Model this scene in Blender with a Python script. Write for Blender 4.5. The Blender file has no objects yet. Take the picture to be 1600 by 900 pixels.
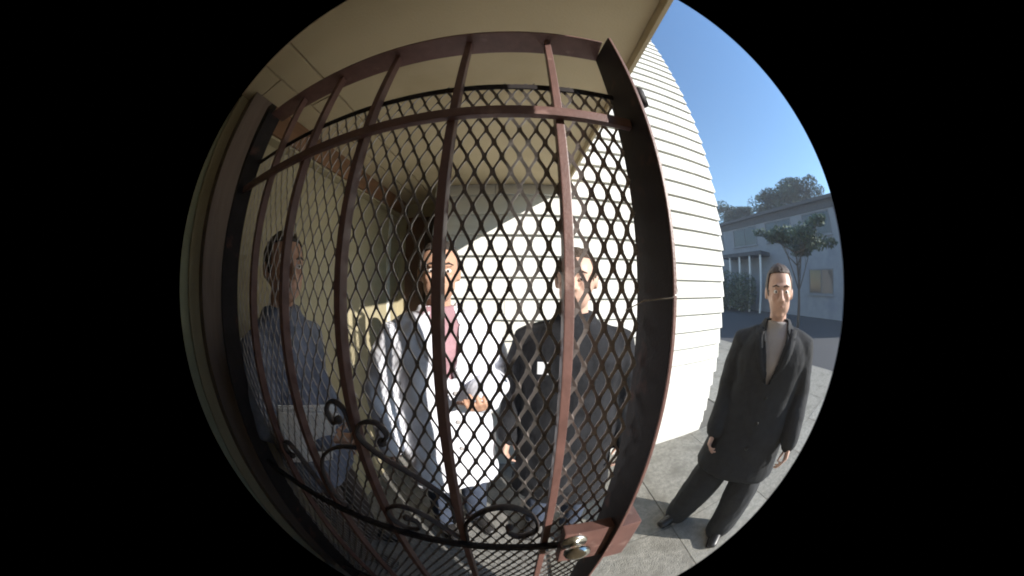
import bpy, bmesh, math, random
from math import radians, sin, cos, pi
from mathutils import Vector, Matrix, noise
random.seed(11)
S = bpy.context.scene
COL = S.collection

# ------------------------------------------------------------------ camera (wide equisolid fisheye of a door camera)
CZ = 1.6                                   # lens height above the porch floor
cd = bpy.data.cameras.new('door_camera')
cam = bpy.data.objects.new('door_camera', cd); COL.objects.link(cam)
S.camera = cam
cd.type = 'PANO'
for holder in (cd, getattr(cd, 'cycles', None)):
    try:
        holder.panorama_type = 'FISHEYE_EQUISOLID'
        holder.fisheye_lens = 36.0 * 394.84 / 1600.0
        holder.fisheye_fov = radians(164.4)
    except Exception:
        pass
cd.sensor_fit = 'HORIZONTAL'; cd.sensor_width = 36.0
cd.clip_start = 0.01; cd.clip_end = 2000
pit, rol = -0.0164, 0.0068
Rm = Matrix.Rotation(pit, 3, 'X') @ Matrix.Rotation(-rol, 3, 'Y')
r_, f_, u_ = Rm @ Vector((1, 0, 0)), Rm @ Vector((0, 1, 0)), Rm @ Vector((0, 0, 1))
M4 = Matrix(((r_.x, u_.x, -f_.x, 0), (r_.y, u_.y, -f_.y, 0), (r_.z, u_.z, -f_.z, CZ), (0, 0, 0, 1)))
cam.matrix_world = M4

# ------------------------------------------------------------------ sky, sun, exposure
SUN = Vector((1.0, -0.95, 0.607)).normalized()      # towards the sun
elev = math.asin(SUN.z)
W = bpy.data.worlds.new('World'); S.world = W; W.use_nodes = True
wn = W.node_tree.nodes; wl = W.node_tree.links
bg = wn['Background']
sky = wn.new('ShaderNodeTexSky'); sky.sky_type = 'NISHITA'; sky.sun_disc = False
sky.sun_elevation = elev
sky.sun_rotation = math.atan2(SUN.x, SUN.y)
sky.air_density = 1.5; sky.dust_density = 0.0; sky.ozone_density = 6.0
wl.new(sky.outputs[0], bg.inputs[0]); bg.inputs[1].default_value = 0.11
sd = bpy.data.lights.new('sun', 'SUN'); sd.energy = 4.6; sd.angle = radians(0.5); sd.color = (1.0, 0.96, 0.90)
so = bpy.data.objects.new('sun', sd); COL.objects.link(so); so.location = SUN * 40
so.rotation_euler = SUN.to_track_quat('Z', 'Y').to_euler()
S.view_settings.view_transform = 'Standard'; S.view_settings.look = 'None'
S.view_settings.exposure = 1.15; S.view_settings.gamma = 1.0
S.render.engine = 'CYCLES'
S.cycles.use_denoising = True
S.cycles.max_bounces = 10; S.cycles.diffuse_bounces = 6
S.cycles.pixel_filter_type = 'BLACKMAN_HARRIS'; S.cycles.filter_width = 1.9
S.render.film_transparent = False
S.render.image_settings.color_mode = 'RGB'

# ------------------------------------------------------------------ materials
MATS = {}
def mat(name, col, rough=0.7, metal=0.0, var=0.12, scale=9.0, bump=0.0, bscale=60.0, stretch=(1, 1, 1), spec=0.4,
        spot=None, spot_scale=4.0, spot_lo=0.55, spot_hi=0.7):
    if name in MATS: return MATS[name]
    m = bpy.data.materials.new(name); m.use_nodes = True
    n = m.node_tree.nodes; l = m.node_tree.links
    b = n['Principled BSDF']
    b.inputs['Roughness'].default_value = rough; b.inputs['Metallic'].default_value = metal
    b.inputs['Specular IOR Level'].default_value = spec
    tc = n.new('ShaderNodeTexCoord'); mp = n.new('ShaderNodeMapping'); mp.inputs['Scale'].default_value = stretch
    l.new(tc.outputs['Object'], mp.inputs[0])
    nz = n.new('ShaderNodeTexNoise'); nz.inputs['Scale'].default_value = scale; nz.inputs['Detail'].default_value = 6
    nz.inputs['Roughness'].default_value = 0.62
    l.new(mp.outputs[0], nz.inputs[0])
    rp = n.new('ShaderNodeValToRGB')
    rp.color_ramp.elements[0].position = 0.3; rp.color_ramp.elements[1].position = 0.7
    rp.color_ramp.elements[0].color = (*[c * (1 - var) for c in col], 1)
    rp.color_ramp.elements[1].color = (*[min(1, c * (1 + var)) for c in col], 1)
    l.new(nz.outputs[0], rp.inputs[0])
    out = rp.outputs[0]
    if spot:
        n2 = n.new('ShaderNodeTexNoise'); n2.inputs['Scale'].default_value = spot_scale; n2.inputs['Detail'].default_value = 8
        l.new(mp.outputs[0], n2.inputs[0])
        r2 = n.new('ShaderNodeValToRGB'); r2.color_ramp.elements[0].position = spot_lo; r2.color_ramp.elements[1].position = spot_hi
        l.new(n2.outputs[0], r2.inputs[0])
        mx = n.new('ShaderNodeMixRGB'); mx.inputs[2].default_value = (*spot, 1)
        l.new(r2.outputs[0], mx.inputs[0]); l.new(out, mx.inputs[1]); out = mx.outputs[0]
    l.new(out, b.inputs['Base Color'])
    if bump:
        n3 = n.new('ShaderNodeTexNoise'); n3.inputs['Scale'].default_value = bscale; n3.inputs['Detail'].default_value = 5
        l.new(mp.outputs[0], n3.inputs[0])
        bp = n.new('ShaderNodeBump'); bp.inputs['Strength'].default_value = bump; bp.inputs['Distance'].default_value = 0.01
        l.new(n3.outputs[0], bp.inputs['Height']); l.new(bp.outputs[0], b.inputs['Normal'])
    MATS[name] = m
    return m

ceil_m = mat('tan_painted_ceiling', (0.53, 0.44, 0.285), 0.85, var=0.06, scale=2.5, bump=0.15, bscale=120, spot=(0.44, 0.355, 0.22), spot_scale=2.2)
joint_m = mat('dark_joint', (0.06, 0.045, 0.025), 0.9)
wall_m = mat('olive_wall_paint', (0.38, 0.33, 0.21), 0.8, var=0.1, scale=5, bump=0.25, bscale=90)
green_m = mat('green_wall_paint', (0.34, 0.36, 0.25), 0.75, var=0.12, scale=5, bump=0.2)
brown_m = mat('brown_wood_paint', (0.11, 0.055, 0.03), 0.6, var=0.25, scale=14, stretch=(1, 1, .15), bump=0.2)
dpost_m = mat('dark_brown_post_paint', (0.14, 0.105, 0.085), 0.6, var=0.25, scale=14, stretch=(1, 1, .15), bump=0.2)
beam_m = mat('brown_beam_stain', (0.20, 0.105, 0.055), 0.6, var=0.3, scale=10, stretch=(1, .15, 1), bump=0.2)
stucco_m = mat('tan_stucco', (0.40, 0.33, 0.23), 0.9, bump=0.6, bscale=160)
white_m = mat('white_siding_paint', (0.64, 0.63, 0.58), 0.6, var=0.035, scale=2.2, bump=0.12, bscale=45, stretch=(.5, 1, 3),
              spot=(0.50, 0.485, 0.43), spot_scale=2.6, spot_lo=0.6, spot_hi=0.85)
white2_m = mat('white_siding_paint_worn', (0.58, 0.57, 0.52), 0.65, var=0.05, scale=3, bump=0.15, bscale=40, stretch=(.5, 1, 3),
               spot=(0.44, 0.42, 0.37), spot_scale=3.4, spot_lo=0.6, spot_hi=0.82)
conc_m = mat('rough_concrete', (0.25, 0.238, 0.205), 0.92, var=0.3, scale=26, bump=0.9, bscale=110, spot=(0.165, 0.155, 0.13), spot_scale=5, spot_lo=.48, spot_hi=.72)
concl_m = mat('pale_concrete', (0.265, 0.255, 0.222), 0.92, var=0.25, scale=20, bump=0.7, bscale=110, spot=(0.20, 0.19, 0.16), spot_scale=4, spot_lo=.5, spot_hi=.72)
bed_m = mat('joint_bed', (0.15, 0.14, 0.12), 0.95)
porch_m = mat('worn_porch_concrete', (0.22, 0.21, 0.19), 0.9, var=0.25, scale=14, bump=0.7, bscale=80)
asph_m = mat('asphalt', (0.055, 0.056, 0.06), 0.92, var=0.25, scale=30, bump=0.6, bscale=140)
iron_m = mat('red_brown_iron_paint', (0.125, 0.064, 0.053), 0.45, var=0.2, scale=30, bump=0.08, bscale=260, spec=.5, spot=(0.20, 0.12, 0.10), spot_scale=22, spot_lo=.62, spot_hi=.72)
iron2_m = mat('dark_iron_paint', (0.020, 0.016, 0.016), 0.6, var=0.25, scale=25, bump=0.08, bscale=260, spec=.2, spot=(0.09, 0.04, 0.03), spot_scale=18, spot_lo=.6, spot_hi=.75)
scr_m = mat('dull_scroll_paint', (0.055, 0.044, 0.041), 0.6, var=0.3, scale=30, spec=.25, spot=(0.11, 0.06, 0.045), spot_scale=30, spot_lo=.58, spot_hi=.72)
mesh_m = mat('worn_mesh_paint', (0.32, 0.295, 0.28), 0.5, metal=.85, var=0.3, scale=40, spec=.6)
chrome_m = mat('worn_chrome', (0.72, 0.68, 0.58), 0.22, metal=1.0, var=0.15, scale=20, spot=(0.45, 0.33, 0.14), spot_scale=12)
wire_m = mat('thin_steel_wire', (0.6, 0.57, 0.52), 0.4, metal=0.8)
skin_m = mat('light_brown_skin', (0.42, 0.24, 0.16), 0.5, var=0.08, scale=12, bump=0.1, bscale=200)
skin2_m = mat('fair_skin', (0.52, 0.33, 0.25), 0.5, var=0.08, scale=12, bump=0.1, bscale=200)
lip_m = mat('lips', (0.38, 0.19, 0.145), 0.45)
eye_m = mat('eye_white', (0.75, 0.73, 0.70), 0.2, var=0.02)
iris_m = mat('dark_iris', (0.03, 0.02, 0.015), 0.15)
hair_m = mat('dark_hair', (0.025, 0.018, 0.014), 0.5, var=0.4, scale=30, stretch=(6, 6, 1), bump=0.7, bscale=60)
hair2_m = mat('brown_hair', (0.06, 0.036, 0.022), 0.5, var=0.4, scale=30, stretch=(6, 6, 1), bump=0.7, bscale=60)
wcloth_m = mat('white_cloth', (0.66, 0.66, 0.70), 0.8, var=0.08, scale=8, bump=0.35, bscale=30)
pink_m = mat('dusky_pink_cloth', (0.30, 0.17, 0.19), 0.85, var=0.25, scale=16, bump=0.3)
black_m = mat('black_cloth', (0.018, 0.018, 0.02), 0.9, var=0.2, scale=14, bump=0.4, bscale=40, spec=.2)
char_m = mat('charcoal_suit', (0.030, 0.031, 0.033), 0.88, var=0.15, scale=20, bump=0.35, bscale=40, spec=.25)
navy_m = mat('navy_cloth', (0.035, 0.045, 0.07), 0.88, var=0.2, scale=14, bump=0.4, bscale=40)
blue_m = mat('grey_blue_cloth', (0.15, 0.165, 0.21), 0.85, var=0.35, scale=13, bump=0.4, bscale=40)
dkbrown_m = mat('dark_brown_cloth', (0.07, 0.05, 0.04), 0.9, var=0.2, scale=14, bump=0.3)
lgrey_m = mat('light_grey_shirt', (0.30, 0.28, 0.27), 0.8, var=0.08, scale=10, bump=0.2)
shoe_m = mat('black_leather', (0.02, 0.018, 0.017), 0.4)
wshoe_m = mat('white_leather', (0.7, 0.7, 0.68), 0.5)
paper_m = mat('white_paper', (0.8, 0.79, 0.77), 0.7, var=0.02)
badge_m = mat('white_plastic_card', (0.8, 0.8, 0.8), 0.35, var=0.02)
red_m = mat('red_print', (0.45, 0.09, 0.10), 0.6)
bld_m = mat('grey_blue_stucco', (0.25, 0.26, 0.28), 0.9, var=0.12, scale=1.3, bump=0.4, bscale=30, spot=(0.2, 0.21, 0.24), spot_scale=.6)
roof_m = mat('dark_roofing', (0.08, 0.08, 0.085), 0.9, var=0.2, scale=6)
glass_m = mat('dark_window_glass', (0.02, 0.024, 0.03), 0.08, spec=.7)
frame_m = mat('dark_window_frame', (0.15, 0.15, 0.16), 0.6)
wpost_m = mat('white_post_paint', (0.72, 0.72, 0.70), 0.6, var=0.05)
bark_m = mat('bark', (0.09, 0.07, 0.055), 0.95, var=0.35, scale=10, stretch=(1, 1, .2), bump=0.8, bscale=20)
leaf_m = mat('dark_green_leaves', (0.05, 0.075, 0.035), 0.6, var=0.45, scale=1.8)
leaf2_m = mat('olive_leaves', (0.075, 0.09, 0.045), 0.6, var=0.45, scale=1.8)
grass_m = mat('dry_ground', (0.16, 0.15, 0.11), 0.95, var=0.3, scale=.6)

# ------------------------------------------------------------------ helpers
def link(name, bm, m, parent=None, smooth=False):
    me = bpy.data.meshes.new(name)
    if smooth:
        for f in bm.faces: f.smooth = True
    bm.normal_update(); bm.to_mesh(me); bm.free()
    for k in (m if isinstance(m, (list, tuple)) else [m]): me.materials.append(k)
    o = bpy.data.objects.new(name, me); COL.objects.link(o)
    if parent is not None: o.parent = parent
    return o
def root(name, loc=(0, 0, 0), rz=0.0):
    o = bpy.data.objects.new(name, None); COL.objects.link(o)
    o.location = loc; o.rotation_euler = (0, 0, rz); o.empty_display_size = .1
    return o
def tag(o, label=None, cat=None, group=None, kind=None):
    if label: o['label'] = label
    if cat: o['category'] = cat
    if group: o['group'] = group
    if kind: o['kind'] = kind
    return o
def box(bm, x0, x1, y0, y1, z0, z1, bev=0.0, mi=0):
    vs = [bm.verts.new((x, y, z)) for x in (x0, x1) for y in (y0, y1) for z in (z0, z1)]
    q = [(0, 1, 3, 2), (4, 6, 7, 5), (0, 4, 5, 1), (2, 3, 7, 6), (0, 2, 6, 4), (1, 5, 7, 3)]
    fs = [bm.faces.new([vs[i] for i in f]) for f in q]
    for f in fs: f.material_index = mi
    if bev > 0:
        es = list({e for f in fs for e in f.edges})
        bmesh.ops.bevel(bm, geom=es, offset=bev, segments=2, affect='EDGES', profile=.6)
    return vs
def bx(name, dims, m, parent=None, bev=0.0):
    bm = bmesh.new(); box(bm, *dims, bev=bev)
    return link(name, bm, m, parent)
def tube(bm, pts, rad, n=10, side=None, cap=True):
    """Tapered tube along pts; rad is a list of r or (r_side, r_other)."""
    pts = [Vector(p) for p in pts]; N = len(pts)
    T = []
    for i in range(N):
        a = pts[max(0, i - 1)]; b = pts[min(N - 1, i + 1)]
        T.append((b - a).normalized())
    s = Vector(side) if side is not None else T[0].orthogonal()
    rings = []
    for i in range(N):
        t = T[i]; s = (s - t * s.dot(t))
        if s.length < 1e-5: s = t.orthogonal()
        s.normalize(); o = t.cross(s)
        r = rad[i] if isinstance(rad, (list, tuple)) else rad
        ra, rb = r if isinstance(r, (list, tuple)) else (r, r)
        rings.append([bm.verts.new(pts[i] + s * (ra * cos(2 * pi * k / n)) + o * (rb * sin(2 * pi * k / n))) for k in range(n)])
    for i in range(N - 1):
        for k in range(n):
            bm.faces.new((rings[i][k], rings[i][(k + 1) % n], rings[i + 1][(k + 1) % n], rings[i + 1][k]))
    if cap:
        bm.faces.new(rings[0][::-1]); bm.faces.new(rings[-1])
def limb(bm, pts, rad, n=12, side=None):
    """tube with rounded ends"""
    pts = [Vector(p) for p in pts]
    d0 = (pts[0] - pts[1]).normalized(); d1 = (pts[-1] - pts[-2]).normalized()
    g = lambda r, k: tuple(x * k for x in r) if isinstance(r, (list, tuple)) else r * k
    m0 = rad[0] if not isinstance(rad[0], (list, tuple)) else min(rad[0]); m1 = rad[-1] if not isinstance(rad[-1], (list, tuple)) else min(rad[-1])
    P = [pts[0] + d0 * m0 * .95, pts[0] + d0 * m0 * .6] + pts + [pts[-1] + d1 * m1 * .6, pts[-1] + d1 * m1 * .95]
    Rr = [g(rad[0], .3), g(rad[0], .8)] + list(rad) + [g(rad[-1], .8), g(rad[-1], .3)]
    tube(bm, P, Rr, n, side)
def ell(bm, c, r, n=16, m=10, rot=None):
    c = Vector(c); vs = []
    for i in range(1, m):
        a = pi * i / m
        ring = []
        for k in range(n):
            b = 2 * pi * k / n
            v = Vector((r[0] * sin(a) * cos(b), r[1] * sin(a) * sin(b), r[2] * cos(a)))
            if rot: v = rot @ v
            ring.append(bm.verts.new(c + v))
        vs.append(ring)
    t = Vector((0, 0, r[2])); t = rot @ t if rot else t
    top = bm.verts.new(c + t); bot = bm.verts.new(c - t)
    for k in range(n):
        bm.faces.new((top, vs[0][k], vs[0][(k + 1) % n]))
        bm.faces.new((bot, vs[-1][(k + 1) % n], vs[-1][k]))
        for i in range(m - 2):
            bm.faces.new((vs[i][k], vs[i + 1][k], vs[i + 1][(k + 1) % n], vs[i][(k + 1) % n]))
def loft(bm, rings, n=24, p=2.4):
    """rings of (z, rx, ry, cx, cy), superellipse sections, closed ends"""
    R = []
    for z, rx, ry, cx, cy in rings:
        ring = []
        for k in range(n):
            a = 2 * pi * k / n; ca, sa = cos(a), sin(a)
            q = (abs(ca) ** p + abs(sa) ** p) ** (-1 / p)
            ring.append(bm.verts.new((cx + rx * q * ca, cy + ry * q * sa, z)))
        R.append(ring)
    for i in range(len(R) - 1):
        for k in range(n):
            bm.faces.new((R[i][k], R[i][(k + 1) % n], R[i + 1][(k + 1) % n], R[i + 1][k]))
    bm.faces.new(R[0][::-1]); bm.faces.new(R[-1])
def remesh(o, voxel, smooth=3):
    md = o.modifiers.new('r', 'REMESH'); md.mode = 'VOXEL'; md.voxel_size = voxel; md.use_smooth_shade = True
    ms = o.modifiers.new('s', 'SMOOTH'); ms.iterations = smooth; ms.factor = .5
    dg = bpy.context.evaluated_depsgraph_get()
    me = bpy.data.meshes.new_from_object(o.evaluated_get(dg))
    o.modifiers.clear(); old = o.data; o.data = me
    if not me.materials:
        for k in old.materials: me.materials.append(k)
    bpy.data.meshes.remove(old)
    for f in me.polygons: f.use_smooth = True
    return o

# ================================================================== SETTING: ground
gb = bmesh.new()
v = [gb.verts.new(p) for p in ((-400, -400, -.03), (400, -400, -.03), (400, 400, -.03), (-400, 400, -.03))]
gb.faces.new(v)
tag(link('ground', gb, asph_m), kind='structure')
bed = tag(bx('pavement', (.215, 6.3, -3.0, 9.6, -.028, -.012), bed_m), kind='structure')
xs = [.23] + [1.08 + .87 * i for i in range(6)] + [6.3]
ys = [-3.0, -1.75, -.5, .71, 1.80, 3.0, 4.2, 5.4, 6.6, 7.8, 9.6]
for i in range(len(xs) - 1):
    for j in range(len(ys) - 1):
        if xs[i] < 2.05 and ys[j] >= 1.79: 
            continue
        h = random.uniform(-.002, .002)
        bm = bmesh.new(); box(bm, xs[i] + .0025, xs[i + 1] - .0025, ys[j] + .0025, ys[j + 1] - .0025, -.011, h, bev=.003)
        link('paving_slab', bm, conc_m if random.random() < .6 else concl_m, bed)
tag(bx('porch_floor', (-1.3, .21, -.04, 1.80, -.028, .004), porch_m, bev=.004), kind='structure')

# ================================================================== house the camera hangs on (porch)
CE = CZ + .758
hs = tag(root('porch_house', (0, 0, 0)), 'tan house with a flat covered porch ceiling and an olive side wall', 'house')
bx('front_wall', (-3.0, .36, -4.0, -.04, 0, CE + .35), stucco_m, hs)
bx('corner_board', (.362, .39, -.16, -.02, 0, CE - .002), brown_m, hs, bev=.003)
for d in ((-.694, .385, -.035, 1.80), (-.850, -.706, -.035, .547), (-.850, -.706, .556, 2.19), (-1.079, -.862, -.035, .297), (-1.079, -.862, .303, 2.19)):
    bx('ceiling_panel', (*d, CE, CE + .02), ceil_m, hs)
bx('ceiling_backing', (-1.3, .37, -.036, 1.80, CE + .021, CE + .05), joint_m, hs)
bx('ceiling_backing', (-1.3, -.602, 1.801, 2.19, CE + .021, CE + .05), joint_m, hs)
bx('edge_trim', (.387, .402, -.3, 1.80, CE - .035, CE + .22), ceil_m, hs, bev=.003)
bx('porch_roof', (-3.2, .45, -4.3, 1.81, CE + .36, CE + .46), roof_m, hs)
bx('side_wall', (-1.25, -1.08, .20, 2.19, 0, CE), wall_m, hs)
bx('back_wall', (-1.25, -.60, 2.191, 2.3, 0, CE + .05), wall_m, hs)
bx('alcove_ceiling', (-.698, -.602, 1.801, 2.19, CE, CE + .02), ceil_m, hs)
bx('side_wall_near', (-1.26, -1.10, -.04, .198, 0, CE), green_m, hs)
bx('beam', (-1.078, -1.0, .412, 2.185, CE - .128, CE - .002), beam_m, hs, bev=.003)
bx('beam_lip', (-1.078, -1.012, .412, 2.185, CE - .142, CE - .130), wall_m, hs, bev=.002)
bx('wall_post', (-1.078, -1.0, .256, .410, 0.005, CE - .002), dpost_m, hs, bev=.004)

# ================================================================== white siding house opposite
sh = tag(root('siding_house', (0, 1.82, 0)), 'white lap siding house wall in full sun beside the blue sky', 'house')
bx('wall_core', (-.60, 2.095, 0.02, 6.5, 0.0, 6.75), joint_m, sh)
def plank(x0, x1, z, h=.1545, m=None):
    bm = bmesh.new()
    y_t, y_b = .004, -.028                       # lapped: bottom edge stands proud
    prof = [(.018, -.004), (y_b, -.004), (y_b, .006), (y_t, h + .008), (.018, h + .008)]
    A = [bm.verts.new((x0, y, z + q)) for y, q in prof]; B = [bm.verts.new((x1, y, z + q)) for y, q in prof]
    k = len(prof)
    for i in range(k):
        bm.faces.new((A[i], B[i], B[(i + 1) % k], A[(i + 1) % k]))
    bm.faces.new(A[::-1]); bm.faces.new(B)
    bmesh.ops.recalc_face_normals(bm, faces=bm.faces)
    return link('siding_plank', bm, m, sh)
z0 = 1.655 - .1545 * 10 - .1545
row = 0
z = .01 
bm = bmesh.new(); box(bm, -.598, 2.104, -.024, .018, .0, z0 + .1545 - .003, bev=.002)
link('base_board', bm, white2_m, sh)
z = z0 + .1545
while z < 6.6:
    left = -.598 if z < CE + .1 else .25
    xr = 2.112 + random.uniform(-.008, .010)
    cuts = []
    x = xr - (.38 if row % 2 else 1.0) + random.uniform(-.12, .12)
    while x > left + .25:
        cuts.append(x); x -= 1.22
    ed = [xr] + cuts + [left]
    for a, b in zip(ed[:-1], ed[1:]):
        plank(b + .0015, a - .0015, z + random.uniform(-.0015, .0015), m=white_m if random.random() < .7 else white2_m)
    z += .1545; row += 1
bm = bmesh.new()
z = z0 + .1545
while z < 6.6:
    for (ya, yb) in ((.03, 2.4), (2.404, 4.8), (4.804, 6.4)):
        box(bm, 2.095, 2.107, ya, yb, z, z + .150)
    z += .1545
tag(link('side_siding', bm, white_m, sh), kind='stuff')
bx('door_casing', (-.99, -.80, 2.165, 2.189, 0.01, CE - .14), brown_m, hs, bev=.003)
bx('door_casing', (-.68, -.605, 2.165, 2.189, 0.01, CE - .14), brown_m, hs, bev=.003)
bx('alcove_door', (-.798, -.682, 2.175, 2.189, 0.01, CE - .14), dkbrown_m, hs)
bx('eave', (-1.6, 2.5, -.05, 6.9, 6.76, 6.95), roof_m, sh)
bx('corner_trim', (-1.078, -1.060, 1.955, 1.995, 0.01, CE - .15), white_m, hs, bev=.002)

# ================================================================== security gate
D = .33
gate = root('security_gate', (0, D, CZ)); LEAN = .0411
gate.rotation_euler = (math.atan(-LEAN) * 1.0, 0, .0)
tag(gate, 'red brown iron security gate with diamond mesh in front of the porch', 'gate')
PX0, SP = -.3029 * D, .5288 * D
bxs = [PX0 + SP * t for t in (1, 0, -1, -2, -2.93)]
XL, XR = PX0 - SP * 3.85, .205
ZT, ZB = .551, -1.50          # local, relative to lens height
ZR, ZM, ZL = .271, -.562, -1.30
bx('top_rail', (XL, XR - .006, -.036, .034, ZT - .006, ZT), iron_m, gate, bev=.0015)
bx('bottom_rail', (XL, XR - .006, -.03, .018, ZB, ZB + .03), iron_m, gate, bev=.0015)
bm = bmesh.new()                                   # outer stile: deep flat bar, mitred back at the top
for v_ in box(bm, XR - .006, XR, -.065, .034, ZB, ZT + .002):
    if v_.co.y < 0 and v_.co.z > 0: v_.co.z = ZT - .026
link('stile', bm, iron2_m, gate)
bx('stile_lit_edge', (XR - .0058, XR - .0002, -.069, -.0655, ZB, ZT - .029), iron_m, gate, bev=.001)  # sunlit edge painted redder than the shaded face of the same bar
bx('stile', (XL - .012, XL, -.050, .018, ZB, ZT + .004), iron2_m, gate, bev=.0015)
for x in bxs:
    bx('bar', (x - .007, x + .007, -.010, .012, ZB + .031, ZT - .007), iron_m, gate, bev=.0015)
bx('cross_rail', (XL + .001, XR - .007, -.024, -.011, ZR - .010, ZR + .010), iron_m, gate, bev=.002)
bx('cross_rail', (XL + .001, XR - .007, -.024, -.011, ZM - .010, ZM + .010), iron2_m, gate, bev=.002)
bx('cross_rail', (XL + .001, XR - .007, -.024, -.011, ZL - .010, ZL + .010), iron2_m, gate, bev=.002)
MZ = .374
bx('mesh_strap', (XL + .001, XR - .007, .013, .017, MZ - .007, MZ + .007), iron2_m, gate, bev=.001)
bx('mesh_strap', (XL + .001, XR - .007, .013, .017, ZB + .04, ZB + .054), iron2_m, gate, bev=.001)
# expanded metal: rounded diamonds, flat twisted strands, a few cut ends above the strap
bm = bmesh.new()
SW, LW = .0278, .0588
ym = .0205
def strand(p, q, bulge):
    """flat ribbon strand from node p to node q (x,z) bowing sideways, twisted toward +x"""
    n = 4
    rings = []
    dx, dz = q[0] - p[0], q[1] - p[1]
    L = math.hypot(dx, dz); nx, nz = -dz / L, dx / L
    for i in range(n + 1):
        t = i / n
        s = sin(pi * t) * bulge
        # ease-in so the strand is vertical near the node
        xx = p[0] + dx * (t * t * (3 - 2 * t) * .45 + t * .55) + nx * s
        zz = p[1] + dz * t
        w = .0025 + .0017 * abs(2 * t - 1) ** 4
        c = Vector((xx, ym, zz))
        a = Vector((nx, -.55, nz)).normalized() * w; b = Vector((0, .0009, 0))
        rings.append([bm.verts.new(c + a - b), bm.verts.new(c - a - b), bm.verts.new(c - a + b), bm.verts.new(c + a + b)])
    for i in range(n):
        for k in range(4):
            bm.faces.new((rings[i][k], rings[i][(k + 1) % 4], rings[i + 1][(k + 1) % 4], rings[i + 1][k]))
nc = int((XR - XL) / SW) + 1
zz = MZ + .004; r = 0
while zz > ZB + .05:
    for c in range(nc + 1):
        x = XL + .004 + c * SW + (SW / 2 if r % 2 else 0)
        j = lambda: random.uniform(-.0007, .0007)
        for s in (-1, 1):
            xe = x + s * SW / 2
            if XL - .002 < x < XR - .004 and XL - .002 < xe < XR - .004:
                strand((x + j(), zz), (xe + j(), zz - LW / 2), .0011 * s)
    zz -= LW / 2; r += 1
for c in range(nc):                          # cut ends sticking up past the strap
    x = XL + .010 + c * SW
    if x < XR - .02 and random.random() < .85:
        strand((x + random.choice((-1, 1)) * .007, MZ + .004 + random.uniform(.006, .013)), (x, MZ - .002), 0)
link('wire_mesh', bm, mesh_m, gate)
# scrolls of flat bar
def scroll(pts, w=.006, t=.004, y=-.006, m=None):
    bm = bmesh.new()
    P = [Vector((a, y, b)) for a, b in pts]
    # Catmull-Rom
    out = []
    for i in range(len(P) - 1):
        p0, p1, p2, p3 = P[max(0, i - 1)], P[i], P[i + 1], P[min(len(P) - 1, i + 2)]
        for k in range(5):
            s = k / 5
            out.append(.5 * ((2 * p1) + (-p0 + p2) * s + (2 * p0 - 5 * p1 + 4 * p2 - p3) * s * s + (-p0 + 3 * p1 - 3 * p2 + p3) * s ** 3))
    out.append(P[-1])
    tube(bm, out, [(w * 1.6, t)] * len(out), 8, side=(0, 1, 0))
    ell(bm, P[-1] , (.009, .011, .009), 10, 8)
    return link('scroll', bm, scr_m, gate, True)
def spiral(cx, cz, r0, r1, a0, a1, n=10):
    return [(cx + (r0 + (r1 - r0) * i / n) * cos(a0 + (a1 - a0) * i / n), cz + (r0 + (r1 - r0) * i / n) * sin(a0 + (a1 - a0) * i / n)) for i in range(n + 1)]
b1, b0, bm1, bm2 = bxs[0], bxs[1], bxs[2], bxs[3]
scroll([(b0 + .008, -.552), (b0 + .014, -.47), (-.044, -.412), (.003, -.400), (.043, -.436), (.053, -.492), (.018, -.522), (-.004, -.500), (-.002, -.478)], w=.006)
scroll([(b0 - .010, -.470), (-.113, -.392), (-.165, -.338), (-.235, -.300), (-.270, -.268), (-.256, -.238), (-.222, -.228), (-.204, -.248), (-.218, -.268)], w=.0052)
scroll([(b0 - .010, -.545), (-.170, -.470), (-.222, -.452), (-.262, -.480), (-.266, -.520), (-.236, -.548), (-.200, -.536), (-.200, -.505), (-.222, -.498)], w=.0052)
scroll([(bm1 - .008, -.300), (-.344, -.322), (-.408, -.376), (bm2 + .012, -.450), (-.432, -.520), (-.400, -.552)], w=.005)
scroll([(bm1 - .008, -.262), (-.290, -.218), (-.318, -.208), (-.340, -.232), (-.330, -.258), (-.312, -.246)], w=.005)
scroll([(bm2 - .010, -.545), (bm2 - .04, -.47), (bm2 - .09, -.40), (bm2 - .125, -.40), (bm2 - .135, -.43), (bm2 - .112, -.44)], w=.006)
# lock box, knob, hinge
bm = bmesh.new(); box(bm, .100, XR - .0065, -.055, -.025, -.600, -.455, bev=.002)
box(bm, XR + .0005, .252, -.066, .004, -.605, -.450, bev=.002)
link('lock_box', bm, iron_m, gate)
def lathe(name, prof, c, m, parent, axis='y', n=24):
    bm = bmesh.new(); R = []
    for d, rr in prof:
        R.append([bm.verts.new((c[0] + rr * cos(2 * pi * k / n), c[1] + d, c[2] + rr * sin(2 * pi * k / n)) if axis == 'y' else
                               (c[0] + rr * cos(2 * pi * k / n), c[1] + rr * sin(2 * pi * k / n), c[2] + d)) for k in range(n)])
    for i in range(len(R) - 1):
        for k in range(n): bm.faces.new((R[i][k], R[i][(k + 1) % n], R[i + 1][(k + 1) % n], R[i + 1][k]))
    bm.faces.new(R[0]); bm.faces.new(R[-1][::-1])
    bmesh.ops.recalc_face_normals(bm, faces=bm.faces)
    return link(name, bm, m, parent, True)
kb = lathe('door_knob', [(-.102, .006), (-.101, .016), (-.096, .023), (-.088, .026), (-.080, .024), (-.074, .016), (-.070, .011), (-.062, .010), (-.0615, .024), (-.056, .027), (-.0555, .027)], (.122, 0, -.490), chrome_m, gate)
lathe('hinge', [(-.022, .003), (-.020, .011), (.014, .012), (.020, .010), (.023, .004)], (XR + .012, -.052, .322), iron2_m, gate, axis='z', n=16)
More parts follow.
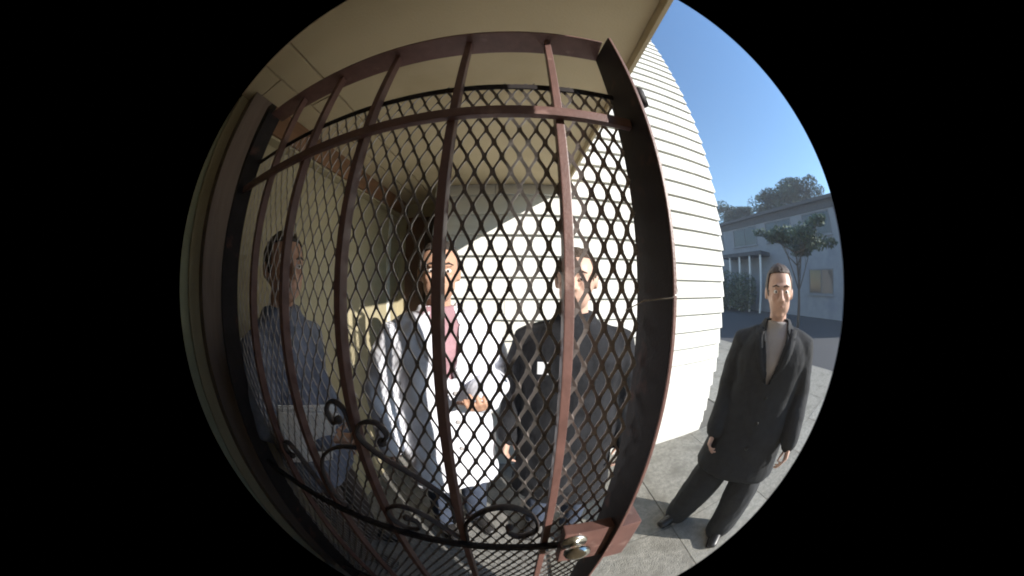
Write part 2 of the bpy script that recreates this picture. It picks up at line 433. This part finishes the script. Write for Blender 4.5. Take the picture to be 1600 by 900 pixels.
lathe('hinge', [(-.022, .003), (-.020, .011), (.014, .012), (.020, .010), (.023, .004)], (XR + .012, -.052, -1.15), iron2_m, gate, axis='z', n=16)
bm = bmesh.new()
tube(bm, [(XR - .05, -.012, -.035), (XR - .03, -.030, -.022), (XR - .008, -.068, -.018), (XR + .002, -.069, -.012), (XR + .010, -.055, -.004), (XR + .02, -.04, .002)], .0009, 6)
link('tie_wire', bm, wire_m, gate, True)
# steel post the gate hangs from
gp = tag(root('gate_post', (XL - .038, D - .01, 0)), 'dark steel post at the left edge of the mesh gate', 'post')
bx('post_tube', (-.016, .016, -.016, .016, .004, CZ + .60), iron2_m, gp, bev=.003)
bx('base_plate', (-.045, .045, -.045, .045, .004, .012), iron2_m, gp, bev=.002)

# ================================================================== people
def hand_geo(bm, wrist, d, nrm, sgn, curl=.5, sc=1.0):
    """palm + five fingers; d = hand direction, nrm = palm normal, sgn = thumb side"""
    d = Vector(d).normalized(); nrm = Vector(nrm); nrm = (nrm - d * nrm.dot(d)).normalized(); s = d.cross(nrm).normalized() * sgn
    w = Vector(wrist)
    limb(bm, [w - d * .02 * sc, w + d * .03 * sc, w + d * .085 * sc], [(.024 * sc, .02 * sc), (.036 * sc, .017 * sc), (.040 * sc, .014 * sc)], 12, side=s)
    for i, (off, L) in enumerate(((.030, .070), (.0105, .080), (-.0095, .075), (-.029, .058))):
        b = w + d * .088 * sc + s * off * sc; p = [b - d * .02 * sc]; a = .1 + .06 * i; cur = b
        dirv = (d + s * off * 2.2).normalized()
        p.append(b)
        for q in (.45, .32, .23):
            a += curl * (.75 + .1 * i)
            cur = cur + (dirv * cos(a) + nrm * sin(a)) * (L * q * sc); p.append(cur)
        limb(bm, p, [.0092 * sc, .0090 * sc, .0082 * sc, .0076 * sc, .0066 * sc], 8)
    b = w + d * .025 * sc + s * .030 * sc
    t1 = b + (d * .55 + s * .75 + nrm * .35).normalized() * .040 * sc
    t2 = t1 + (d * .8 + s * .35 + nrm * .45).normalized() * .030 * sc
    t3 = t2 + (d * .9 + nrm * .4).normalized() * .022 * sc
    limb(bm, [b - s * .01 * sc, b, t1, t2, t3], [.013 * sc, .013 * sc, .0105 * sc, .0095 * sc, .008 * sc], 8)
def folds(o, amp, sx, sz, seed=0.0, zmax=None):
    me = o.data
    for vtx in me.vertices:
        p = vtx.co
        q = Vector((p.x * sx + seed, p.y * sx, p.z * sz + seed))
        a = noise.noise(q) + .5 * noise.noise(q * 2.3)
        vtx.co = p + vtx.normal * (a * amp)
    me.update()
def person(loc, rz, H, skin, hair, label, arms, legs, tops, hairstyle='short', turn=0.0, trousers=char_m, shoes=shoe_m, build=1.0, legw=1.0):
    k = H / 1.75; b = build
    V = lambda *a: Vector(a)
    me = bmesh.new()
    # torso
    loft(me, [(.84, .10, .09, 0, .01), (.90, .165 * b, .115, 0, .005), (.97, .172 * b, .118, 0, 0), (1.08, .145 * b, .105, 0, 0), (1.22, .158 * b, .115, 0, 0),
              (1.33, .175 * b, .120, 0, .005), (1.39, .165 * b, .100, 0, .012), (1.435, .120, .080, 0, .015), (1.475, .075, .065, 0, .015)])
    limb(me, [(0, .018, 1.42), (0, .008, 1.50), (0, -.002, 1.56)], [.070, .056, .054], 14)
    # head
    ct = Matrix.Rotation(turn, 3, 'Z') * 1.06
    hc = V(0, -.012, 1.640)
    hb = bmesh.new()
    ell(hb, hc + V(0, .012, .018), (.079, .095, .104), 22, 16)
    ell(hb, hc + V(0, -.030, -.045), (.063, .062, .070), 18, 12)
    ell(hb, hc + V(0, -.062, -.092), (.026, .022, .020), 12, 8)                       # chin
    ell(hb, hc + V(0, -.078, .026), (.050, .014, .012), 14, 8)                        # brow
    limb(hb, [hc + V(0, -.084, .018), hc + V(0, -.098, -.012), hc + V(0, -.103, -.026)], [.008, .011, .013], 10)  # nose
    for s in (-1, 1):
        ell(hb, hc + V(.012 * s, -.093, -.030), (.009, .010, .008), 8, 6)             # nostril wings
        ell(hb, hc + V(.036 * s, -.066, -.020), (.022, .020, .022), 10, 8)            # cheek
        ell(hb, hc + V(.080 * s, .012, -.004), (.010, .020, .031), 10, 8)             # ear
    ell(hb, hc + V(0, -.083, -.056), (.021, .010, .0055), 12, 6)
    ell(hb, hc + V(0, -.083, -.064), (.021, .010, .006), 12, 6)
    for vtx in hb.verts:
        vtx.co = hc + ct @ (vtx.co - hc)
    tmp = bpy.data.meshes.new('t'); hb.to_mesh(tmp); hb.free(); me.from_mesh(tmp); bpy.data.meshes.remove(tmp)
    AR = []
    for s, (el, wr, nrm, curl) in zip((-1, 1), arms):
        sh_ = V(.172 * b * s, .012, 1.375); el, wr = Vector(el), Vector(wr)
        limb(me, [V(.11 * b * s, .012, 1.40), sh_, sh_.lerp(el, .5), el, el.lerp(wr, .35), wr], [.055, .056, .047, .040, .040, .027], 12)
        hand_geo(me, wr, (wr - el), nrm, s if Vector(nrm).y > -.01 else s, curl)
        AR.append((sh_, el, wr))
    LG = []
    for s, (kn, an, toe) in zip((-1, 1), legs):
        hp = V(.088 * s, .0, .90); kn, an, toe = Vector(kn), Vector(an), Vector(toe)
        limb(me, [hp, hp.lerp(kn, .5), kn, kn.lerp(an, .3), an], [.085, .075, .056, .056, .038], 14)
        limb(me, [an + V(0, .02, -.045), an.lerp(toe, .5) + V(0, 0, -.03), toe], [(.034, .03), (.038, .028), (.036, .018)], 12, side=(1, 0, 0))
        LG.append((hp, kn, an, toe))
    o = link('person', me, skin)
    remesh(o, .006, 2)
    o.location = loc; o.rotation_euler = (0, 0, rz); o.scale = (k, k, k)
    tag(o, label, 'person')
    # hair
    hm = bmesh.new()
    ell(hm, hc + V(0, .022, .030), (.086, .099, .104), 24, 16)
    if hairstyle == 'long':
        limb(hm, [hc + V(0, .05, .03), hc + V(0, .065, -.08), hc + V(0, .075, -.20)], [(.085, .06), (.088, .05), (.07, .03)], 16, side=(1, 0, 0))
        for s in (-1, 1):
            limb(hm, [hc + V(.066 * s, .02, .04), hc + V(.078 * s, .02, -.06), hc + V(.075 * s, .03, -.16)], [(.02, .04), (.022, .045), (.012, .03)], 10, side=(1, 0, 0))
    kill = [vv for vv in hm.verts if vv.co.y < hc.y - .035 - (vv.co.z - hc.z - .05) * -.35 and vv.co.z < hc.z + .070]
    bmesh.ops.delete(hm, geom=kill, context='VERTS')
    if hairstyle == 'short':
        kill = [vv for vv in hm.verts if vv.co.z < hc.z - .055]
        bmesh.ops.delete(hm, geom=kill, context='VERTS')
    bmesh.ops.subdivide_edges(hm, edges=hm.edges[:], cuts=1, use_grid_fill=True)
    for vtx in hm.verts:
        q = vtx.co * 38; n_ = noise.noise(Vector((q.x * 1.6, q.y * 1.6, q.z * .5)))
        vtx.co = hc + ct @ (vtx.co - hc) + (vtx.co - hc).normalized() * (n_ * .006)
    ho = link('hair', hm, hair, o, True)
    md = ho.modifiers.new('thick', 'SOLIDIFY'); md.thickness = .008; md.offset = -1
    for s in (-1, 1):
        eb = bmesh.new(); c = hc + ct @ V(.031 * s, -.0725, .004)
        ell(eb, c, (.0135, .0125, .0095), 14, 10)
        e = link('eye', eb, eye_m, o, True)
        eb = bmesh.new(); ell(eb, c + ct @ V(0, -.0105, 0), (.0058, .003, .0058), 10, 6)
        link('iris', eb, iris_m, e, True)
        eb = bmesh.new(); limb(eb, [hc + ct @ V(.014 * s, -.088, .026), hc + ct @ V(.032 * s, -.089, .032), hc + ct @ V(.050 * s, -.076, .026)], [.0035, .0042, .0025], 8)
        link('eyebrow', eb, hair, o, True)
    eb = bmesh.new(); ell(eb, hc + ct @ V(0, -.0845, -.0590), (.0175, .0085, .0075), 12, 6)
    link('lips', eb, lip_m, o, True)
    # trousers
    tm = bmesh.new()
    loft(tm, [(.80, .11, .10, 0, .01), (.88, .182 * b, .132, 0, .005), (.97, .184 * b, .132, 0, 0), (1.05, .165 * b, .122, 0, 0)])
    for hp, kn, an, toe in LG:
        limb(tm, [hp, hp.lerp(kn, .5), kn, kn.lerp(an, .45), an + V(0, .005, .02), an + V(0, .004, -.035)], [.100, .092 * legw ** .5, .078 * legw, .074 * legw, .070 * legw, .068 * legw], 16)
    t = link('trousers', tm, trousers, o); remesh(t, .013, 3); folds(t, .010, 9, 5, 3.1)
    for hp, kn, an, toe in LG:
        sm = bmesh.new()
        d = (toe - an); d.z = 0; d.normalize(); sd_ = Vector((-d.y, d.x, 0))
        h0 = V(an.x, an.y, 0) - d * .055
        limb(sm, [h0 + V(0, 0, .05), h0 + d * .09 + V(0, 0, .055), h0 + d * .17 + V(0, 0, .038), h0 + d * .235 + V(0, 0, .03)], [(.036, .045), (.040, .05), (.047, .036), (.040, .026)], 14, side=sd_)
        so_ = bmesh.new()
        limb(so_, [h0 + V(0, 0, .009), h0 + d * .09 + V(0, 0, .009), h0 + d * .17 + V(0, 0, .009), h0 + d * .240 + V(0, 0, .009)], [(.038, .009), (.040, .009), (.050, .009), (.042, .009)], 14, side=sd_)
        sho = link('shoe', sm, shoes if not isinstance(shoes, list) else shoes.pop(0), o, True)
        link('sole', so_, shoe_m if shoes is not shoe_m else black_m, sho, True)
    for spec in tops:
        name, m, ex, hem, flare, sleeve, cut, amp = spec
        bmx = bmesh.new()
        rg = [(hem, (.175 + ex + flare) * b, .122 + ex + flare, 0, 0)]
        for z_, rx, ry in ((.90, .172, .120), (.99, .172, .120), (1.08, .158, .112), (1.22, .162, .118), (1.32, .178, .124), (1.385, .166, .106), (1.43, .124, .086)):
            if z_ > hem + .05:
                f = flare * max(0, (1.1 - z_)) / max(.1, 1.1 - hem)
                rg.append((z_, rx * b + ex + f, ry + ex + f, 0, .005))
        rg.append((1.472, .086 + ex * .4, .074 + ex * .3, 0, .012)); rg.append((1.505, .074 + ex * .3, .068 + ex * .2, 0, .010))
        loft(bmx, rg, 28)
        if sleeve > 0:
            for s, (a_, e_, w_) in zip((-1, 1), AR):
                pts = [V(.10 * b * s, .012, 1.395), a_, a_.lerp(e_, .5), e_]
                rd = [.052 + ex * .8, .058 + ex * .9, .054 + ex, .048 + ex]
                if sleeve > 1: pts += [e_.lerp(w_, .5), e_.lerp(w_, .97)]; rd += [.044 + ex * .9, .038 + ex * .7]
                else: pts = pts[:3] + [a_.lerp(e_, .82)]
                limb(bmx, pts, rd, 14)
        c = link(name, bmx, m, o); remesh(c, .012, 3)
        if cut:
            bb = bmesh.new(); bb.from_mesh(c.data)
            zt, zb, w0, w1 = cut                       # opening: half width w1 at top zt, w0 at bottom zb
            kl = [f for f in bb.faces if f.calc_center_median().y < -.03 and zb < f.calc_center_median().z < zt + .2 and
                  abs(f.calc_center_median().x) < w0 + (w1 - w0) * min(1, (f.calc_center_median().z - zb) / (zt - zb))]
            bmesh.ops.delete(bb, geom=kl, context='FACES')
            for vv in bb.verts:
                if vv.is_boundary and vv.co.z > zb - .03:
                    wz = w0 + (w1 - w0) * max(0, min(1, (vv.co.z - zb) / (zt - zb)))
                    if abs(abs(vv.co.x) - wz) < .02: vv.co.x = math.copysign(wz, vv.co.x)
            bb.to_mesh(c.data); bb.free()
            for f in c.data.polygons: f.use_smooth = True
        folds(c, amp, 7, 6, ex * 100)
        if cut:
            from mathutils.bvhtree import BVHTree
            tb = bmesh.new(); tb.from_mesh(c.data); bvh = BVHTree.FromBMesh(tb)
            def front(x, z_):
                h = bvh.ray_cast(Vector((x, -1, z_)), Vector((0, 1, 0)))
                return h[0].y if h[0] is not None else None
            for s in (-1, 1):
                lb = bmesh.new(); grid = []
                for i in range(9):
                    u = i / 8; z_ = zb + .01 + (zt - zb + .03) * u
                    wz = w0 + (w1 - w0) * min(1, u); ww = .012 + .060 * sin(min(1, u * 1.15) * pi * .62)
                    rowv = []
                    for q in range(4):
                        x = s * (wz + .004 + ww * q / 3); y = front(x, z_)
                        if y is None: y = rowv[-1].co.y if rowv else (grid[-1][0].co.y if grid else -.15)
                        rowv.append(lb.verts.new((x, y - .010 - .004 * (q == 0), z_)))
                    grid.append(rowv)
                for i in range(8):
                    for q in range(3): lb.faces.new((grid[i][q], grid[i][q + 1], grid[i + 1][q + 1], grid[i + 1][q]))
                lo = link('lapel', lb, m, c, True); md = lo.modifiers.new('t', 'SOLIDIFY'); md.thickness = .006; md.offset = 0
            for zq in (.06, .20, .34):
                y = front(.018, zb - zq)
                if y is not None and zb - zq > hem + .05:
                    ub = bmesh.new(); ell(ub, (.018, y - .012, zb - zq), (.011, .005, .011), 10, 6); link('button', ub, shoe_m if m is not wcloth_m else lgrey_m, c, True)
            tb.free()
            md = c.modifiers.new('thick', 'SOLIDIFY'); md.thickness = .006; md.offset = 1
    return o

DOWN = lambda s, y=-.02, out=.24: ((out * s, .03, 1.13), ((out + .02) * s, -.03 + y, .88), (-s, 0, 0), .45)
LEG = lambda s, x=.10, y=0.0: ((x * s, -.02 + y, .49), (x * s * 1.05, .02 + y, .085), (x * s * 1.2, -.11 + y, .03))

# woman/man in the loose white coat
p1 = person((-.31, 1.03, .004), radians(30), 1.75, skin_m, hair_m, 'person in a loose white coat over a dusky pink top behind the mesh',
       [DOWN(-1, out=.27), ((.27, .02, 1.14), (.10, -.24, 1.16), (-.2, .2, 1), .7)], [LEG(-1), LEG(1)],
       [('top', pink_m, .014, .86, 0, 0, None, .006), ('coat', wcloth_m, .034, .60, .02, 2, (1.44, 1.22, .010, .060), .024)],
       hairstyle='short', turn=radians(-12), trousers=navy_m, build=1.06)
# dark clothed person beside
p2 = person((.265, 1.02, .004), radians(-14), 1.72, skin2_m, hair2_m, 'person in a long black coat with a white badge, behind the mesh',
       [DOWN(-1, out=.26), DOWN(1, out=.26)], [LEG(-1, .11), LEG(1, .11)],
       [('coat', black_m, .026, .50, .03, 2, None, .014)], hairstyle='short', turn=radians(-8), trousers=navy_m, build=1.16)
bm = bmesh.new(); box(bm, -.135, -.085, -.176, -.172, 1.285, 1.335, bev=.002)
link('badge', bm, badge_m, p2)
# left person by the olive wall
p3 = person((-.83, .60, .004), radians(100), 1.76, skin_m, hair_m, 'person in grey blue shirt and dark brown trousers by the olive wall',
       [((-.24, -.02, 1.13), (-.16, -.24, 1.12), (.3, -.1, 1), .6), DOWN(1, out=.22)], [LEG(-1), LEG(1)],
       [('shirt', blue_m, .022, .80, .012, 2, None, .012)], hairstyle='short', turn=radians(-25), trousers=dkbrown_m)
# right person in dark suit on the sunlit pavement
p4 = person((1.245, .61, .003), radians(-62), 1.68, skin2_m, hair2_m, 'person in a charcoal coat and pale shirt standing on the sunlit pavement',
       [((-.245, .03, 1.13), (-.235, -.10, .90), (1, 0, 0), .5), ((.25, .02, 1.13), (.30, -.12, .93), (-1, 0, 0), .6)],
       [((-.15, -.03, .49), (-.205, .02, .085), (-.24, -.11, .03)), ((.16, -.02, .49), (.215, .02, .085), (.25, -.11, .03))],
       [('shirt', lgrey_m, .012, .90, 0, 0, None, .004), ('coat', char_m, .028, .66, .05, 2, (1.43, 1.22, .008, .065), .012)],
       hairstyle='short', turn=radians(6), trousers=char_m, build=1.18, legw=1.75)

# papers held by the left person, seen as pale sheets through the mesh
bm = bmesh.new()
for i in range(5):
    z_ = -.004 * i
    vv = [bm.verts.new((x, z_ + .012 * sin(5 * x + i), y)) for y in (-.13, .13) for x in (-.095, -.03, .03, .095)]
    for q in range(3): bm.faces.new((vv[q], vv[q + 1], vv[q + 5], vv[q + 4]))
pp = link('paper_sheets', bm, paper_m)
md = pp.modifiers.new('t', 'SOLIDIFY'); md.thickness = .0015
pp.location = (-.60, .42, 1.16); pp.rotation_euler = (radians(25), radians(12), radians(62))
tag(pp, 'white paper sheets held in front of the grey blue shirt', 'paper')

# ================================================================== far yard: building, trees, hedge
BX = 17.0
fb = tag(root('far_building', (BX, 9, 0)), 'shaded grey building with dark windows across the yard', 'building')
bx('wall', (0, 9, -13, 14, -.02, 6.45), bld_m, fb)
bx('roof', (-.35, 9.3, -13.3, 14.3, 6.46, 6.66), roof_m, fb)
bx('parapet', (-.06, .2, -13.1, 14.1, 6.0, 6.455), roof_m, fb)
def win(y, z, w, h):
    bm = bmesh.new()
    for a in ((-.04, .02, -w / 2, w / 2, -h / 2, -h / 2 + .07), (-.04, .02, -w / 2, w / 2, h / 2 - .07, h / 2), (-.04, .02, -w / 2, -w / 2 + .07, -h / 2 + .071, h / 2 - .071),
              (-.04, .02, w / 2 - .07, w / 2, -h / 2 + .071, h / 2 - .071), (-.035, .02, -.03, .03, -h / 2 + .071, h / 2 - .071)):
        box(bm, *a)
    f = link('window', bm, frame_m, fb); f.location = (0, y, z)
    g = bx('pane', (-.012, -.004, -w / 2 + .06, w / 2 - .06, -h / 2 + .06, h / 2 - .06), glass_m, f)
    s = bx('sill', (-.10, -.001, -w / 2 - .06, w / 2 + .06, -h / 2 - .08, -h / 2 - .003), bld_m, f)
for y in (-8.5, -4.6, -.9, 2.7, 6.6, 10.5): win(y, 5.25, 2.6, 1.35)
for y in (-8.5, -4.6, 9.5): win(y, 2.0, 2.2, 1.4)
bx('porch_canopy', (-1.6, -.01, .2, 4.6, 3.65, 3.9), roof_m, fb)
for y in (.35, 1.4, 2.45, 3.5, 4.45):
    bx('canopy_post', (-1.5, -1.38, y - .06, y + .06, -.02, 3.645), wpost_m, fb)
bx('entry_door', (-.05, -.005, 1.7, 2.7, 0, 2.1), frame_m, fb)

def leaves(bm, c, r, n, size, flat=1.0):
    for _ in range(n):
        while True:
            p = Vector((random.uniform(-1, 1), random.uniform(-1, 1), random.uniform(-1, 1)))
            if .35 < p.length < 1: break
        p = Vector((p.x * r, p.y * r, p.z * r * flat)) + Vector(c)
        a = Vector((random.gauss(0, 1), random.gauss(0, 1), random.gauss(0, 1))).normalized(); b_ = a.orthogonal().normalized()
        s = size * random.uniform(.6, 1.3)
        bm.faces.new([bm.verts.new(p + a * s), bm.verts.new(p + b_ * s * .55), bm.verts.new(p - a * s), bm.verts.new(p - b_ * s * .55)])
def tree(loc, h, spread, label, nb=9, leaf=leaf_m, n=340, size=.16, flat=.4, lean=0.0, base=.45, trad=.2, group=None):
    t = tag(root('tree', loc), label, 'tree', group)
    bm = bmesh.new(); cr = bmesh.new()
    top = Vector((lean, 0, h * .72))
    pts = [Vector((lean * (i / 6) ** 1.5 + random.uniform(-.1, .1) * trad, random.uniform(-.1, .1) * trad, h * .72 * i / 6)) for i in range(7)]
    tube(bm, pts, [trad * (1.25 - .15 * i) for i in range(7)], 9)
    for i in range(nb):
        a = 2 * pi * i / nb + random.uniform(-.4, .4); st = pts[3 + i % 4]
        d = spread * random.uniform(.55, 1.0); e = Vector((st.x + cos(a) * d, sin(a) * d, h * random.uniform(base + .2, .95)))
        md_ = st.lerp(e, .5) + Vector((0, 0, -.05 * h * random.random()))
        tube(bm, [st, md_, e], [trad * .45, trad * .28, trad * .08], 6)
        for q in range(3):
            cc = e + Vector((random.uniform(-.5, .5), random.uniform(-.5, .5), random.uniform(-.25, .25))) * spread * .5
            tube(bm, [md_, cc], [trad * .12, trad * .04], 5)
            leaves(cr, cc, spread * random.uniform(.22, .4), n // 3, size, flat)
    leaves(cr, (lean, 0, h * .88), spread * .5, n, size, flat)
    link('trunk', bm, bark_m, t, True); link('crown', cr, leaf, t)
    return t
def polar(az, dist): return (sin(radians(az)) * dist, cos(radians(az)) * dist, -.03)
tree(polar(68.5, 30), 11.7, 4.6, 'tall spreading tree standing above the roof of the grey building', nb=15, leaf=leaf_m, n=800, size=.21, flat=.42)
tree(polar(61.5, 33), 11.2, 3.2, 'mid height feathery tree rising behind the roof, left of the tallest', nb=10, leaf=leaf2_m, n=600, size=.19)
tree(polar(54.5, 36), 12.0, 3.6, 'round dark tree behind the roof near the white siding', nb=10, leaf=leaf_m, n=700, size=.2, flat=.55)
tree(polar(50, 34), 10.9, 3.0, 'olive tree half hidden behind the white siding wall', nb=9, leaf=leaf2_m, n=330, size=.19, flat=.55)
tree(polar(69.5, 12.5), 4.2, 1.9, 'slim dark tree with a leaning trunk in front of the grey building', nb=9, leaf=leaf_m, n=420, size=.10, flat=.35, lean=-.5, base=.6, trad=.08)
for i, (y, w) in enumerate(((14.2, 1.0), (15.9, 1.1), (17.5, 1.0))):
    hb = bmesh.new(); leaves(hb, (0, 0, 1.35), w * 1.25, 1500, .11, 1.05); 
    st = bmesh.new()
    for a in range(5): tube(st, [(0, 0, 0), (.4 * cos(a * 1.3), .4 * sin(a * 1.3), 1.5)], [.03, .012], 5)
    sr = tag(root('shrub', (15.0, y - 3.4, -.03)), ('rounded shrub by the canopy posts of the grey building', 'middle rounded shrub along the grey building', 'far rounded shrub along the grey building next to the siding edge')[i], 'shrub', 'shrubs along the grey building')
    link('foliage', hb, leaf2_m, sr); link('stem', st, bark_m, sr)

# ================================================================== blue lens flare imitated by an added volume of haze over the yard
hb = bmesh.new(); box(hb, -45, 75, -45, 90, -1.03, 17.5)
hm_ = bpy.data.materials.new('flare_haze_volume'); hm_.use_nodes = True
hn = hm_.node_tree.nodes; hn.remove(hn['Principled BSDF'])
pv = hn.new('ShaderNodeVolumePrincipled'); pv.inputs['Color'].default_value = (.86, .92, 1, 1); pv.inputs['Density'].default_value = .0036
hm_.node_tree.links.new(pv.outputs[0], hn['Material Output'].inputs['Volume'])
tag(link('flare_haze', hb, hm_), kind='stuff')
